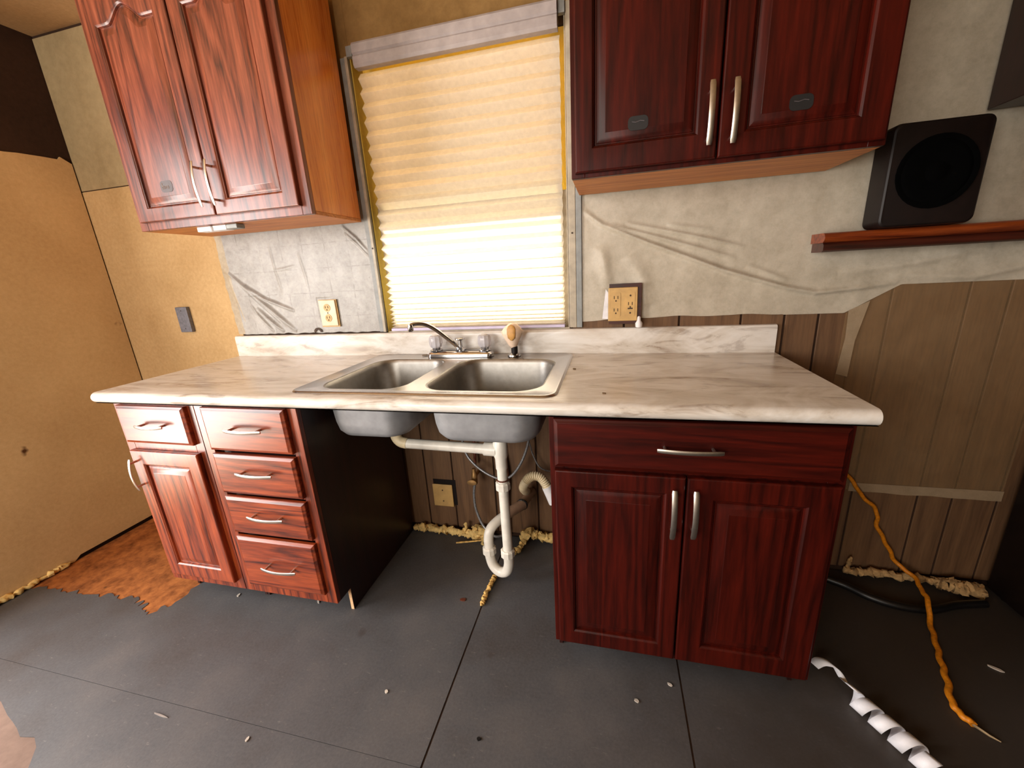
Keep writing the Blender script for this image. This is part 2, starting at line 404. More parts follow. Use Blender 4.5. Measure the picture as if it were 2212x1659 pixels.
# brown panelling planks low on the back wall
edges = [.037, .30, .56, .80, .93, 1.075, 1.285, 1.49, 1.66, 1.86, 2.06, 2.27, 2.41, 2.515, 2.627, 2.717, 2.925, 3.03, 3.16, 3.36, 3.57, 3.78, 3.95]
for a, c in zip(edges, edges[1:]):
    top = 1.009 if c < 1.67 else 1.16
    obj('wall_plank', box(new(), a+.0035, c-.0035, 0.0, .006, .022, top, .0015, 1), M['panel_brown'], wb)
# left wall with an open doorway behind the camera's left
DY0, DY1, DZ = -2.30, -1.15, 2.08
b = new(); X0, X1 = XL-.12, XL
box(b, X0, X1, DY1, .12, 0, ZC); box(b, X0, X1, YB-.1, DY0, 0, ZC); box(b, X0, X1, DY0, DY1, DZ, ZC)
wl = obj('wall_left', b, M['wall_dark'], kind='structure')
top = [(-1.14, 1.875)]
rr = random.Random(4)
for i in range(1, 26): top.append((-1.14+i*.043, 1.866+rr.uniform(-.008, .008)))
top += [(-.055, 1.872), (-.045, 1.885), (-.006, 1.862)]
bot = [(-.006, .022), (-.50, .020)]
for i in range(1, 24): bot.append((-.50-i*.0275, -.001+rr.uniform(0, .012)))
bot.append((-1.14, .0))
t = prism(new(), top+bot, 'x', XL+.0005, XL+.010); obj('wall_board', t, M['tan_left'], wl)
b = new(); box(b, XL+.0005, XL+.004, -.52, -.008, 0, .02); obj('baseboard_gap', b, M['black'], wl, label='dark gap under the tan board')
b = new(); box(b, XR, XR+.1, YB-.1, .12, 0, ZC); obj('wall_right', b, M['wall_dark'], kind='structure')
b = new(); FX0, FX1, FZ0, FZ1 = -.71, 1.21, .80, 2.11
box(b, XL-.12, FX0, YB-.1, YB, 0, ZC); box(b, FX1, XR+.1, YB-.1, YB, 0, ZC); box(b, FX0, FX1, YB-.1, YB, 0, FZ0); box(b, FX0, FX1, YB-.1, YB, FZ1, ZC)
obj('wall_front', b, M['front_wall'], kind='structure')
# frayed light edge of the board along the floor at far left
def blobs(bm, pts, r0, jit, seed, seg=14, lump=.4):
    r = random.Random(seed); P = crom(pts, 16); L = []
    for p in P: L.append(p+Vector((r.uniform(-jit, jit), r.uniform(-jit, jit), r.uniform(-jit*.4, jit*.8))))
    R = [max(.003, r0*(1+lump*r.uniform(-1, 1))) for _ in L]; R[0] *= .4; R[-1] *= .4
    t = new(); tube(t, L, R, seg)
    for v in t.verts:
        q = noise.noise_vector(v.co*70+Vector((seed, 0, 0)))*r0*.5+noise.noise_vector(v.co*190+Vector((seed, 3, 0)))*r0*.28; v.co += q
        v.co.z = max(v.co.z, .001)
    merge(bm, t); return bm
b = new(); blobs(b, [(-.716, -1.10, .01), (-.715, -.95, .01), (-.716, -.8, .012), (-.715, -.66, .012), (-.716, -.555, .014)], .011, .004, 3)
tag(obj('frayed_board_edge', b, M['foam'], smooth=60), 'crumbling pale edge along the floor under the left tan wallboard', 'debris')

# window
win = bpy.data.objects.new('window_1', None); COL.objects.link(win); win.location = (1.244, 0, WZ0); win['kind'] = 'structure'
obj('casing', box(new(), .804, .8375, -.012, 0, 1.018, 2.055, .002), M['casing_grey'], win)
obj('casing', box(new(), 1.680, 1.701, -.012, 0, 1.018, 2.085, .002), M['casing_grey'], win)
obj('casing_lip', box(new(), 1.652, 1.679, -.010, 0, 1.018, 2.085, .002), M['casing_pale'], win)
obj('casing_lip', box(new(), .826, .8376, -.017, -.0122, 1.018, 2.055, .001), M['casing_pale'], win)
obj('jamb', box(new(), WX0+.0005, WX0+.004, .001, .115, WZ0, WZ1), M['yellow_vinyl'], win)
obj('jamb', box(new(), WX1-.004, WX1-.0005, .001, .115, WZ0, WZ1), M['casing_pale'], win)
obj('sill', box(new(), WX0+.004, WX1-.004, .001, .13, WZ0+.0005, WZ0+.006), M['casing_pale'], win)
for x, y in ((.8305, -.0172), (1.666, -.0102)):
    obj('screw', lathe(new(), [(.0035, y-.0012), (.0035, y)], (x, 0, 1.372), 'y', 8), M['slot'], win)
ZM = 1.512
up = obj('upper_sash', box(box(box(box(new(), WX0+.005, WX0+.04, .075, .105, ZM-.02, WZ1-.005), WX1-.04, WX1-.005, .075, .105, ZM-.02, WZ1-.005), WX0+.04, WX1-.04, .075, .105, WZ1-.04, WZ1-.005), WX0+.04, WX1-.04, .075, .105, ZM-.02, ZM+.02), M['yellow_vinyl'], win)
lo = obj('lower_sash', box(box(box(box(new(), WX0+.005, WX0+.03, .045, .073, WZ0+.008, ZM+.02), WX1-.03, WX1-.005, .045, .073, WZ0+.008, ZM+.02), WX0+.03, WX1-.03, .045, .073, WZ0+.008, WZ0+.045), WX0+.03, WX1-.03, .045, .073, ZM-.012, ZM+.02), M['casing_pale'], win)
obj('pane', box(new(), WX0+.04, WX1-.04, .088, .092, ZM+.02, WZ1-.04), M['glass_yellowed'], up)
obj('pane', box(new(), WX0+.03, WX1-.03, .057, .061, WZ0+.045, ZM-.012), M['glass'], lo)

# outside: pale ground, and an unseen slab added to keep sun off the upper shade
b = new(); box(b, -12, 14, -14, 22, -.8, -.6); obj('ground', b, M['ground'], kind='structure')
obj('added_sun_blocker', box(new(), -1.6, 4.2, .14, 1.40, 2.32, 2.40), M['sun_blocker'], kind='structure')
# ================================================================== pleated shade
sh = thing('pleated_shade', 'cream pleated window shade with grey head rail, glowing with daylight', 'shade', (1.244, 0, 1.02))
ztop, zbot, side = 2.010, 1.030, .0325
n_p = 27; pit = []
for i in range(n_p):
    z = i/(n_p-1); pit.append(1.0 if z < .3 else 1.0-.82*((z-.3)/.7)**1.25)
k = (ztop-zbot)/sum(pit); pit = [p*k for p in pit]
side = max(pit)*.57
z = ztop; prof = []; yc = .013
for p in pit:
    d = min(.019, math.sqrt(max(1e-6, side**2-(p/2)**2))*.85)
    prof.append((yc+d, z)); prof.append((yc-d, z-p/2)); z -= p
prof.append((yc, zbot))
b = new(); nx = 10
xs = [.862+(1.630-.862)*i/nx for i in range(nx+1)]
V = [[b.verts.new((x, y, zz)) for x in xs] for y, zz in prof]
for r0, r1 in zip(V, V[1:]):
    for i in range(nx): b.faces.new((r0[i], r0[i+1], r1[i+1], r1[i]))
obj('pleated_fabric', b, M['shade'], sh, recalc=False)
pr = [(-.003, 2.006), (-.030, 2.006), (-.036, 2.016), (-.036, 2.040), (-.031, 2.046), (-.036, 2.052), (-.036, 2.078), (-.030, 2.086), (-.003, 2.086)]
obj('head_rail', prism(new(), pr, 'x', .872, 1.628), M['head_rail'], sh, smooth=30)
obj('bottom_rail', box(new(), .860, 1.632, -.008, .028, 1.0195, 1.031, .002), M['shade_rail'], sh)
for x in (.850, 1.640):
    obj('rail_bracket', box(new(), x-.012, x+.012, -.02, -.0005, 2.05, 2.085, .002), M['casing_grey'], sh)

# ================================================================== plastic sheets
def seg_d(p, poly):
    best = 9; tt = 0; tot = 0
    L = [0]
    for a, c in zip(poly, poly[1:]): L.append(L[-1]+math.dist(a, c))
    for i, (a, c) in enumerate(zip(poly, poly[1:])):
        ax, az = a; dx, dz = c[0]-ax, c[1]-az; l2 = dx*dx+dz*dz
        t = max(0, min(1, ((p[0]-ax)*dx+(p[1]-az)*dz)/l2)); d = math.hypot(p[0]-ax-t*dx, p[1]-az-t*dz)
        if d < best: best = d; tt = (L[i]+t*math.sqrt(l2))/L[-1]
    return best, tt
def sheet(name, xa, xb, zlow, zhigh, nx, nz, folds, y0, m, seed, parent, amp=.004, xedge=None):
    b = new(); G = []
    for i in range(nx+1):
        row = []
        for j in range(nz+1):
            u = i/nx; v = j/nz; x = xa+(xb-xa)*u; lo_ = zlow(x); z = lo_+(zhigh-lo_)*v
            if xedge: x = xedge(z)+(xb-xedge(z))*u
            h = .0
            for poly, wd, ht in folds:
                d, t = seg_d((x, z), poly)
                h += ht*math.exp(-(d/wd)**2)*(math.sin(PI*min(1, max(0, t)))**.5 if t < 1 else 0)
            h += amp*noise.noise(Vector((x*5, z*5, seed)))+amp*.35*noise.noise(Vector((x*17, z*14, seed)))
            if .50 < x < .615 and 1.04 < z < 1.18: h = min(h, 0.0)
            row.append(b.verts.new((x, min(-.0012, y0-h), z)))
        G.append(row)
    for i in range(nx):
        for j in range(nz): b.faces.new((G[i][j], G[i+1][j], G[i+1][j+1], G[i][j+1]))
    return obj(name, b, m, parent, smooth=180)
pl = thing('plastic_sheet', 'cloudy grey plastic sheet wrinkled over the wall between left cabinet and window', 'plastic sheet', (.4, 0, 1.03))
LF = [([(.0, 1.345), (.12, 1.245), (.269, 1.11), (.36, 1.03)], .009, .017), ([(.02, 1.33), (.13, 1.215), (.23, 1.12), (.30, 1.05)], .005, -.008),
      ([(.116, 1.255), (.22, 1.185), (.37, 1.125)], .007, .015), ([(.159, 1.146), (.234, 1.078), (.29, 1.03)], .007, .015), ([(.13, 1.16), (.18, 1.09), (.23, 1.03)], .006, .012),
      ([(.69, 1.475), (.753, 1.418), (.80, 1.36)], .0045, .010), ([(.70, 1.445), (.76, 1.39), (.80, 1.34)], .0045, .009),
      ([(.30, 1.31), (.36, 1.315), (.42, 1.325)], .006, .004), ([(.30, 1.43), (.31, 1.30), (.325, 1.2)], .005, .004), ([(.45, 1.38), (.465, 1.29), (.47, 1.23)], .005, .003)]
sheet('edge_film', .001, .11, lambda x: 1.020, 1.60, 40, 120, [([(.0, 1.345), (.05, 1.30), (.11, 1.25)], .008, .004), ([(.03, 1.30), (.06, 1.15), (.08, 1.03)], .006, .003)], -.0022, M['sheet_edge'], 7, pl, .0025, lambda z: .004+.006*noise.noise(Vector((0, z*30, 5)))+max(0, 1.30-z)*.03)
rl = random.Random(3)
edge = lambda z: .048+.05*max(0, (1.30-z))*.4+.006*noise.noise(Vector((0, z*40, 2)))
sheet('film', .0, .803, lambda x: 1.020+.006*noise.noise(Vector((x*20, 0, 1))), 1.60, 240, 180, LF, -.005, M['sheet_left'], 2, pl, .003, edge)
cr = [(.480+.022*math.cos(a), 1.024+.020*math.sin(a)) for a in [PI*k/10 for k in range(11)]]+[(.480+.013*math.cos(a), 1.022+.012*math.sin(a)) for a in [PI*(10-k)/10 for k in range(11)]]
obj('torn_hole', prism(new(), cr, 'y', -.0105, -.0095), M['slot'], pl, label='small dark crescent tear beside the outlet')
RF = [([(1.707, 1.446), (1.774, 1.393), (1.938, 1.318), (2.192, 1.21), (2.403, 1.138), (2.49, 1.119), (2.609, 1.128), (2.724, 1.141)], .0065, .017),
      ([(1.80, 1.39), (2.001, 1.325), (2.234, 1.246)], .006, .011), ([(1.86, 1.39), (2.062, 1.338), (2.259, 1.282)], .006, .010), ([(2.0, 1.375), (2.15, 1.345)], .007, .005),
      ([(2.27, 1.22), (2.40, 1.165)], .007, .006), ([(2.70, 1.165), (2.918, 1.150), (3.04, 1.176), (3.2, 1.21)], .012, .008), ([(2.55, 1.18), (2.75, 1.20), (2.95, 1.24)], .012, .007),
      ([(1.77, 1.32), (1.79, 1.22), (1.80, 1.16)], .02, .008), ([(1.87, 1.28), (1.92, 1.2), (1.95, 1.1)], .03, .008)]
pr_ = thing('plastic_sheet', 'large cloudy beige plastic sheet sagging in folds on the wall right of window', 'plastic sheet', (2.4, 0, 1.03))
def zlow(x):
    if x < 2.40: return 1.050+.006*noise.noise(Vector((x*9, 0, 3)))-.010*max(0, (1.9-x)/.2 if x > 1.7 else 0)
    if x < 2.585: return 1.046
    return 1.046+(1.135-1.046)*min(1, (x-2.585)/.15)
sheet('film', 1.702, 3.90, zlow, 2.37, 420, 250, RF, -.006, M['sheet_right'], 5, pr_, .004)
sheet('thin_veil', 2.592, 3.165, lambda x: .372, 1.15, 40, 60, [], -.0035, M['veil'], 9, pr_, .002)
sheet('hem', 2.70, 3.165, lambda x: .368-.01*(x-2.7)+.004*noise.noise(Vector((x*12, 1, 1))), .403, 30, 4, [], -.0065, M['veil_hem'], 11, pr_, .001)
b = new(); prism(b, [(2.592, .83), (2.628, .82), (2.632, .95), (2.655, 1.085), (2.598, 1.055), (2.602, .96)], 'y', -.007, -.006); obj('torn_strip', b, M['veil_hem'], pr_)

# ================================================================== cabinets
def face_loop(x0, x1, z0, z1, y, arch=None, n=1):
    """front-plane loop: bottom left, bottom right, up, n samples along the top going left"""
    pts = [(x0, y, z0), (x1, y, z0)]
    for i in range(n+1):
        t = i/n; x = x1+(x0-x1)*t; pts.append((x, y, z1+(arch(t) if arch else 0)))
    return pts
def arch_fn(t):
    u = abs(t-.5)*2
    if u > .62: return -.0
    return .046*(.5+.5*math.cos(PI*u/.62))**.8
def door(parent, x0, x1, z0, z1, yb, th, stile, mv, mh, arch=None, name='door', rail=None, bevel=.022, mp=None):
    """frame with a moulded inner edge, and a raised panel as its sub-part; front at yb-th"""
    yf = yb-th; rail = rail or stile; n = 24 if arch else 1
    top = z1-rail-(.055 if arch else 0)
    O = lambda d, y: face_loop(x0+d, x1-d, z0+d, z1-d, y, None, n)
    I = lambda d, y: face_loop(x0+stile+d, x1-stile-d, z0+rail+d, top-d, y, arch, n)
    b = new()
    loft(b, [O(0, yb), O(0, yf+.004), O(.0015, yf+.0012), O(.004, yf), I(-.010, yf), I(-.007, yf+.0006), I(-.004, yf+.0035), I(-.002, yf+.0042), I(0, yf+.009), I(0, yb)])
    b.faces.new([b.verts.new(p) for p in O(0, yb-.0005)])
    d = obj(name, b, mv, parent, smooth=25)
    q = new()
    loft(q, [I(.0005, yf+.0100), I(.004, yf+.0100), I(.005, yf+.0085), I(.005+bevel*.5, yf+.0045), I(.005+bevel, yf+.0022), I(.007+bevel, yf+.0012)], cap1=True)
    obj('raised_panel', q, mp or mv, d, smooth=20)
    return d
def drawer(parent, x0, x1, z0, z1, yb, th, m):
    yf = yb-th; L = lambda d, y: face_loop(x0+d, x1-d, z0+d, z1-d, y)
    b = new(); loft(b, [L(0, yb), L(0, yf+.007), L(.0015, yf+.005), L(.007, yf+.0025), L(.009, yf+.0008), L(.011, yf)], cap0=True, cap1=True)
    return obj('drawer', b, m, parent, smooth=20)
def handle(parent, c, length, axis, out=.030, width=.011, th=.0045, bow=.008, label=None):
    """bowed bar pull on two posts; c is the centre on the door face"""
    b = new(); n = 18; loops = []; h = length/2
    for i in range(n+1):
        t = -1+2*i/n; d = out-bow*t*t*1.3; s = t*h
        k = 1 if abs(t) < .97 else .8
        w_, t_ = width/2*k, th/2*k
        sec = [(-w_, -t_*.4), (-w_*.6, -t_), (w_*.6, -t_), (w_, -t_*.4), (w_, t_*.4), (w_*.6, t_), (-w_*.6, t_), (-w_, t_*.4)]
        if axis == 'x': loops.append([(c[0]+s, c[1]-d+q, c[2]+p) for p, q in sec])
        else: loops.append([(c[0]+p, c[1]-d+q, c[2]+s) for p, q in sec])
    loft(b, loops, True, True, True)
    for s in (-1, 1):
        o = s*h*.74
        e = (c[0]+o, c[1], c[2]) if axis == 'x' else (c[0], c[1], c[2]+o)
        tube(b, [e, (e[0], e[1]-out+bow*.55*1.3, e[2])], .0042, 8)
    return obj('handle', b, M['nickel'], parent, smooth=40, label=label)

# ---- upper left wall cabinet
YU = -.319
def wall_cab(label, x0, x1, z0, z1, mv, mh, side, under):
    t = thing('wall_cabinet', label, 'cabinet', ((x0+x1)/2, YU/2, z0))
    obj('carcass', box(new(), x0+.001, x1-.001, YU+.02, -.028, z0+.012, z1, .001, 1), side, t)
    b = new(); sw = .038
    box(b, x0, x0+sw, YU, YU+.019, z0, z1, .0012, 1); box(b, x1-sw, x1, YU, YU+.019, z0, z1, .0012, 1)
    box(b, x0+sw, x1-sw, YU, YU+.019, z0, z0+sw, .0012, 1); box(b, x0+sw, x1-sw, YU, YU+.019, z1-sw, z1, .0012, 1)
    obj('face_frame', b, mv, t)
    b = new(); box(b, x0+.0005, x1-.0005, YU+.0195, -.027, z0, z0+.0115, .0008, 1); obj('bottom_panel', b, under, t)
    return t
lc = wall_cab('cherry wall cabinet with arched doors hung left of the window', .020, .8038, 1.4772, 2.24, M['cherry_v'], M['cherry_h'], M['orange_side'], M['under_wood'])
d1 = door(lc, .048, .412, 1.505, 2.225, YU-.0005, .019, .062, M['cherry_v'], M['cherry_h'], arch_fn, rail=.052)
d2 = door(lc, .418, .770, 1.505, 2.225, YU-.0005, .019, .062, M['cherry_v'], M['cherry_h'], arch_fn, rail=.052)
handle(d1, (.386, YU-.0195, 1.605), .148, 'z'); handle(d2, (.444, YU-.0195, 1.605), .148, 'z')
def glyph(b, strokes, ox, oz, s, y):
    for st in strokes: tube(b, [(ox+u*s, y, oz+v*s) for u, v in st], .0011, 5)
b = new(); prism(b, rrect(.196, .252, 1.598, 1.636, .012), 'y', YU-.0192, YU-.0182); stk = obj('sticker', b, M['sticker'], d1, label='small grey rounded square sticker')
b = new(); glyph(b, [[(0, 1), (0, 0)], [(0, .5), (.3, .55), (.35, 0)], [(.6, .5), (.6, .05), (.85, .05), (.9, .5)], [(1.15, .25), (1.3, .5), (1.5, .3), (1.3, 0), (1.15, .25)]], .207, 1.609, .020, YU-.0195)
del_ = obj('sticker_mark', b, M['sticker_mark'], d1)
t = thing('under_cabinet_light', 'small white light bar under the front edge of the left wall cabinet', 'light', (.36, -.29, 1.46))
obj('housing', box(new(), .268, .405, -.300, -.262, 1.4585, 1.4765, .003), M['white'], t)
obj('end_cap', box(new(), .406, .455, -.300, -.262, 1.4605, 1.4765, .003), M['casing_grey'], t)
b = new(); lathe(b, [(.011, 0), (.010, -.004), (.005, -.007), (0.0, -.0075)], (.335, -.300, 1.466), 'y', 14); obj('lens', b, M['white'], t, smooth=60)

# ---- upper right wall cabinet
rc = wall_cab('dark mahogany wall cabinet with two tall doors right of the window', 1.694, 2.460, 1.4955, 2.26, M['mahog_v'], M['mahog_h'], M['mahog_v'], M['under_wood'])
d1 = door(rc, 1.706, 2.072, 1.506, 2.25, YU-.0005, .019, .054, M['mahog_v'], M['mahog_h'], None, rail=.066)
d2 = door(rc, 2.077, 2.450, 1.506, 2.25, YU-.0005, .019, .066, M['mahog_v'], M['mahog_h'], None, rail=.06)
handle(d1, (2.050, YU-.0195, 1.606), .145, 'z', width=.014); handle(d2, (2.106, YU-.0195, 1.604), .145, 'z', width=.014)
for dd, x, z in ((d1, 1.874, 1.612), (d2, 2.258, 1.608)):
    b = new(); prism(b, rrect(x-.026, x+.026, z-.017, z+.017, .012), 'y', YU-.0192, YU-.0182); obj('sticker', b, M['sticker_dark'], dd, label='small blackish sticker on the door')
    b = new(); glyph(b, [[(0, .4), (.5, .3), (1.1, .45), (1.6, .35)]], x-.016, z-.004, .02, YU-.0195); obj('sticker_mark', b, M['sticker'], dd)

# ---- base cabinets
YF = -.610
def base_cab(label, x0, x1, mv, mh, side, midrails, right_edge=False):
    t = thing('base_cabinet', label, 'cabinet', ((x0+x1)/2, -.3, 0))
    obj('carcass', box(new(), x0+.0125, x1-.0125, YF+.0195, -.030, .100, .8745), side, t)
    prof = [(YF+.0195, .100), (YF+.0195, .8745), (-.030, .8745), (-.030, .001), (YF+.076, .001), (YF+.076, .100)]
    obj('side_panel', prism(new(), prof, 'x', x0+.001, x0+.012), side, t); obj('side_panel', prism(new(), prof, 'x', x1-.012, x1-.001), side, t)
    b = new(); sw = .040
    box(b, x0+.0005, x0+sw, YF, YF+.019, .1, .875, .0012, 1); box(b, x1-sw, x1-.0005, YF, YF+.019, .1, .875, .0012, 1)
    for z0, z1 in [(.1, .14), (.84, .875)]+midrails: box(b, x0+sw, x1-sw, YF, YF+.019, z0, z1, .0012, 1)
    obj('face_frame', b, mv, t)
    if right_edge: obj('raw_edge', box(new(), x1-.013, x1-.0008, YF+.0740, YF+.0758, .001, .0995), M['raw_edge'], t, label='bare pale edge of the side panel')
    return t
bl = base_cab('narrow cherry base cabinet with one drawer and one door, leftmost under the counter', .0495, .4215, M['cherry_rv'], M['cherry_rh'], M['dark_side'], [(.69, .73)])
dr = drawer(bl, .079, .392, .722, .866, YF-.0005, .019, M['cherry_rh']); handle(dr, (.244, YF-.0195, .797), .128, 'x')
dd = door(bl, .079, .396, .140, .690, YF-.0005, .019, .056, M['cherry_rv'], M['cherry_rh'], None, rail=.06)
handle(dd, (.098, YF-.0195, .600), .128, 'z')
bd = base_cab('cherry base cabinet with a stack of four drawers left of the open sink bay', .4225, .8392, M['cherry_rv'], M['cherry_rh'], M['dark_side'], [(.705, .735), (.535, .56), (.37, .395)], True)
for z0, z1, hz in ((.712, .868, .797), (.545, .698, .637), (.380, .530, .467), (.145, .362, .250)):
    dr = drawer(bd, .466, .803, z0, z1, YF-.0005, .019, M['cherry_rh']); handle(dr, (.646, YF-.0195, hz), .150, 'x')
br = base_cab('wide mahogany base cabinet with one long drawer over two doors, right of sink', 1.648, 2.357, M['mahog_v'], M['mahog_h'], M['dark_side'], [(.70, .74)])
dr = drawer(br, 1.663, 2.343, .728, .868, YF-.0005, .019, M['mahog_h']); handle(dr, (2.000, YF-.0195, .802), .152, 'x', bow=.006)
d1 = door(br, 1.663, 2.000, .118, .718, YF-.0005, .019, .052, M['mahog_v'], M['mahog_h'], None, rail=.055, bevel=.026)
d2 = door(br, 2.004, 2.343, .118, .718, YF-.0005, .019, .070, M['mahog_v'], M['mahog_h'], None, rail=.065, bevel=.026)
handle(d1, (1.972, YF-.0195, .618), .145, 'z', width=.014, bow=.010); handle(d2, (2.023, YF-.0195, .622), .140, 'z', width=.014, bow=.010)

# ---- countertop
CX1 = 2.3845
ct = thing('countertop', 'marble-patterned laminate countertop with backsplash holding the steel sink', 'countertop', (1.19, -.32, .876))
b = new(); r = .019; yn = -.640; zc_ = .895
nose = [(-.588, .876), (yn+r*.4, .876)]
for i in range(9):
    a = -PI*.5+PI*i/8; nose.append((yn+r-.0-r*math.cos(a)*1.0, zc_+r*math.sin(a)))
nose += [(-.588, .914)]
prism(b, nose, 'x', .0, CX1)
SX0, SX1, SY0, SY1 = .845, 1.628, -.588, -.075
box(b, 0, SX0, -.588, -.021, .876, .914); box(b, SX1, CX1, -.588, -.021, .876, .914); box(b, SX0, SX1, SY1, -.021, .876, .914)
bmesh.ops.remove_doubles(b, verts=b.verts[:], dist=1e-5)
obj('deck', b, M['marble'], ct, smooth=30)
b = new(); sp = [(-.001, .876), (-.0205, .876), (-.0205, .998), (-.0195, 1.006), (-.016, 1.0115), (-.010, 1.0135), (-.001, 1.0135)]
prism(b, sp, 'x', .0, CX1); obj('backsplash', b, M['marble'], ct, smooth=30)

# ---- sink
sk = thing('double_sink', 'stainless steel double-bowl drop-in sink set in the marble counter', 'sink', (1.235, -.3, .914))
outer = rrect(.800, 1.668, -.592, -.026, .04, 6)
H1 = rrect(.872, 1.172, -.545, -.130, .075, 8); H2 = rrect(1.240, 1.612, -.545, -.130, .085, 8)
b = new(); zt = .9195
def ring(pts, z): return [b.verts.new((x, y, z)) for x, y in pts]
def scl(pts, d):
    cx = sum(p[0] for p in pts)/len(pts); cy = sum(p[1] for p in pts)/len(pts)
    hx = max(p[0] for p in pts)-cx; hy = max(p[1] for p in pts)-cy
    return [(cx+(p[0]-cx)*(hx-d)/hx, cy+(p[1]-cy)*(hy-d)/hy) for p in pts]
inn = scl(outer, .012); loops = [ring(inn, zt-.002)]; ed = []
E0 = [b.edges.new((loops[0][i], loops[0][(i+1) % len(inn)])) for i in range(len(inn))]
for Hh in (H1, H2):
    lp = ring(scl(Hh, -.006), zt-.002); E0 += [b.edges.new((lp[i], lp[(i+1) % len(lp)])) for i in range(len(lp))]
bmesh.ops.triangle_fill(b, use_beauty=True, use_dissolve=False, edges=E0)
def strip(ptsA, zA, ptsB, zB): loft(b, [[(x, y, zA) for x, y in ptsA], [(x, y, zB) for x, y in ptsB]])
strip(inn, zt-.002, scl(outer, .008), zt); strip(scl(outer, .008), zt, scl(outer, .003), zt-.001); strip(scl(outer, .003), zt-.001, outer, .9145)
bmesh.ops.remove_doubles(b, verts=b.verts[:], dist=1e-5)
obj('rim', b, M['steel'], sk, smooth=50)
def bowl(Hh):
    b = new(); L = []
    for d, z in ((-.006, zt-.002), (-.003, zt-.0022), (0, zt-.005), (.004, .900), (.012, .790), (.018, .760), (.030, .744), (.055, .7375), (.10, .736), (.14, .735)):
        L.append([(x, y, z) for x, y in scl(Hh, d)])
    loft(b, L, True, False, True)
    return obj('bowl', b, M['steel_bowl'], sk, smooth=60)
for Hh, dx in ((H1, 1.022), (H2, 1.426)):
    bo = bowl(Hh)
    b = new(); lathe(b, [(.042, .7385), (.038, .7395), (.030, .7365), (.006, .7362), (0, .7362)], (dx, -.33, 0), 'z', 20); obj('drain', b, M['chrome'], bo, smooth=40)
    # painted shell under the bowl
    b = new(); loft(b, [[(x, y, z) for x, y in scl(Hh, d)] for d, z in ((-.0015, .913), (.0015, .895), (.0095, .789), (.0155, .758), (.0275, .741), (.053, .7345), (.14, .732))], True, False, True)
    obj('bowl_underside', b, M['steel_under'], bo, smooth=60)

# ---- faucet
fa = thing('faucet', 'chrome kitchen faucet with swung-out spout and two clear acrylic knobs', 'faucet', (1.205, -.078, .9197))
b = new(); L = []
for d, z in ((0, .9197), (0, .932), (.006, .940), (.016, .944)):
    L.append([(x, y, z) for x, y in rrect(1.062+d, 1.346-d, -.106+d*.8, -.050-d*.8, .020, 5)])
loft(b, L, True, True, True); obj('base_plate', b, M['chrome'], fa, smooth=35)
for x in (1.099, 1.312):
    b = new(); lathe(b, [(.027, .944), (.027, .948), (.020, .952), (.016, .956)], (x, -.078, 0), 'z', 20); st = obj('knob_stem', b, M['chrome'], fa, smooth=40)
    b = new(); L = []
    for rr_, z in ((.016, .956), (.024, .961), (.0275, .972), (.0285, .984), (.027, .998), (.023, 1.006), (.012, 1.008)):
        L.append([(x+rr_*(1-.09*(k % 2))*math.cos(2*PI*k/20), -.078+rr_*(1-.09*(k % 2))*math.sin(2*PI*k/20), z) for k in range(20)])
    loft(b, L, True, True, True); obj('knob', b, M['acrylic'], fa, smooth=25, label='clear faceted acrylic knob')
    b = new(); lathe(b, [(.014, 1.008), (.013, 1.0095), (0, 1.010)], (x, -.078, 0), 'z', 14); obj('knob_cap', b, M['white'], fa, smooth=40)
b = new(); tube(b, crom([(1.207, -.078, .950), (1.196, -.086, .962), (1.165, -.108, 1.000), (1.125, -.138, 1.045), (1.095, -.160, 1.066), (1.068, -.180, 1.071), (1.052, -.192, 1.066)], 8), .0085, 12)
obj('spout', b, M['chrome'], fa, smooth=60)
b = new(); lathe(b, [(.0105, 1.070), (.0115, 1.066), (.0115, 1.046), (.009, 1.043)], (1.052, -.192, 0), 'z', 16); obj('aerator', b, M['chrome'], fa, smooth=40)
b = new(); lathe(b, [(.024, .944), (.024, .950), (.015, .954), (.0095, .958), (.0085, .984), (.012, .988), (.021, .990), (.021, .9945), (.015, .997), (0, .998)], (1.207, -.078, 0), 'z', 20); obj('spout_post', b, M['chrome'], fa, smooth=40)
# ---- side sprayer
spr = thing('side_sprayer', 'peach side sprayer head standing on the sink ledge right of the faucet', 'sprayer', (1.433, -.075, .9197))
b = new(); lathe(b, [(.027, .9197), (.026, .925), (.018, .929), (.012, .933)], (1.433, -.075, 0), 'z', 20); obj('base_ring', b, M['chrome'], spr, smooth=40)
b = new(); lathe(b, [(.0125, .931), (.0135, .938), (.0135, .956), (.010, .960)], (1.436, -.078, 0), 'z', 14); obj('collar', b, M['black'], spr, smooth=40)
b = new(); L = []
for rx, ry, z, dx in ((.012, .011, .952, 0), (.018, .015, .962, -.002), (.030, .022, .985, -.004), (.041, .026, 1.008, -.005), (.043, .026, 1.018, -.004), (.032, .024, 1.034, -.002), (.017, .017, 1.047, 0), (.004, .006, 1.052, 0)):
    L.append([(1.433+dx+rx*math.cos(2*PI*k/18)*(1+.06*math.sin(3*2*PI*k/18)), -.078+ry*math.sin(2*PI*k/18), z) for k in range(18)])
loft(b, L, True, True, True); obj('spray_head', b, M['spray_skin'], spr, smooth=60)
b = new(); L = []
for rx, z in ((.004, .985), (.014, .995), (.017, 1.012), (.017, 1.030), (.012, 1.042), (.003, 1.047)):
    L.append([(1.432+rx*math.cos(2*PI*k/12), -.093-.0115*math.cos(1.35*(z-1.012)/.04)+.004*math.sin(2*PI*k/12), z) for k in range(12)])
loft(b, L, True, True, True); obj('spray_face', b, M['spray_core'], spr, smooth=60, label='amber stained middle of the spray head')

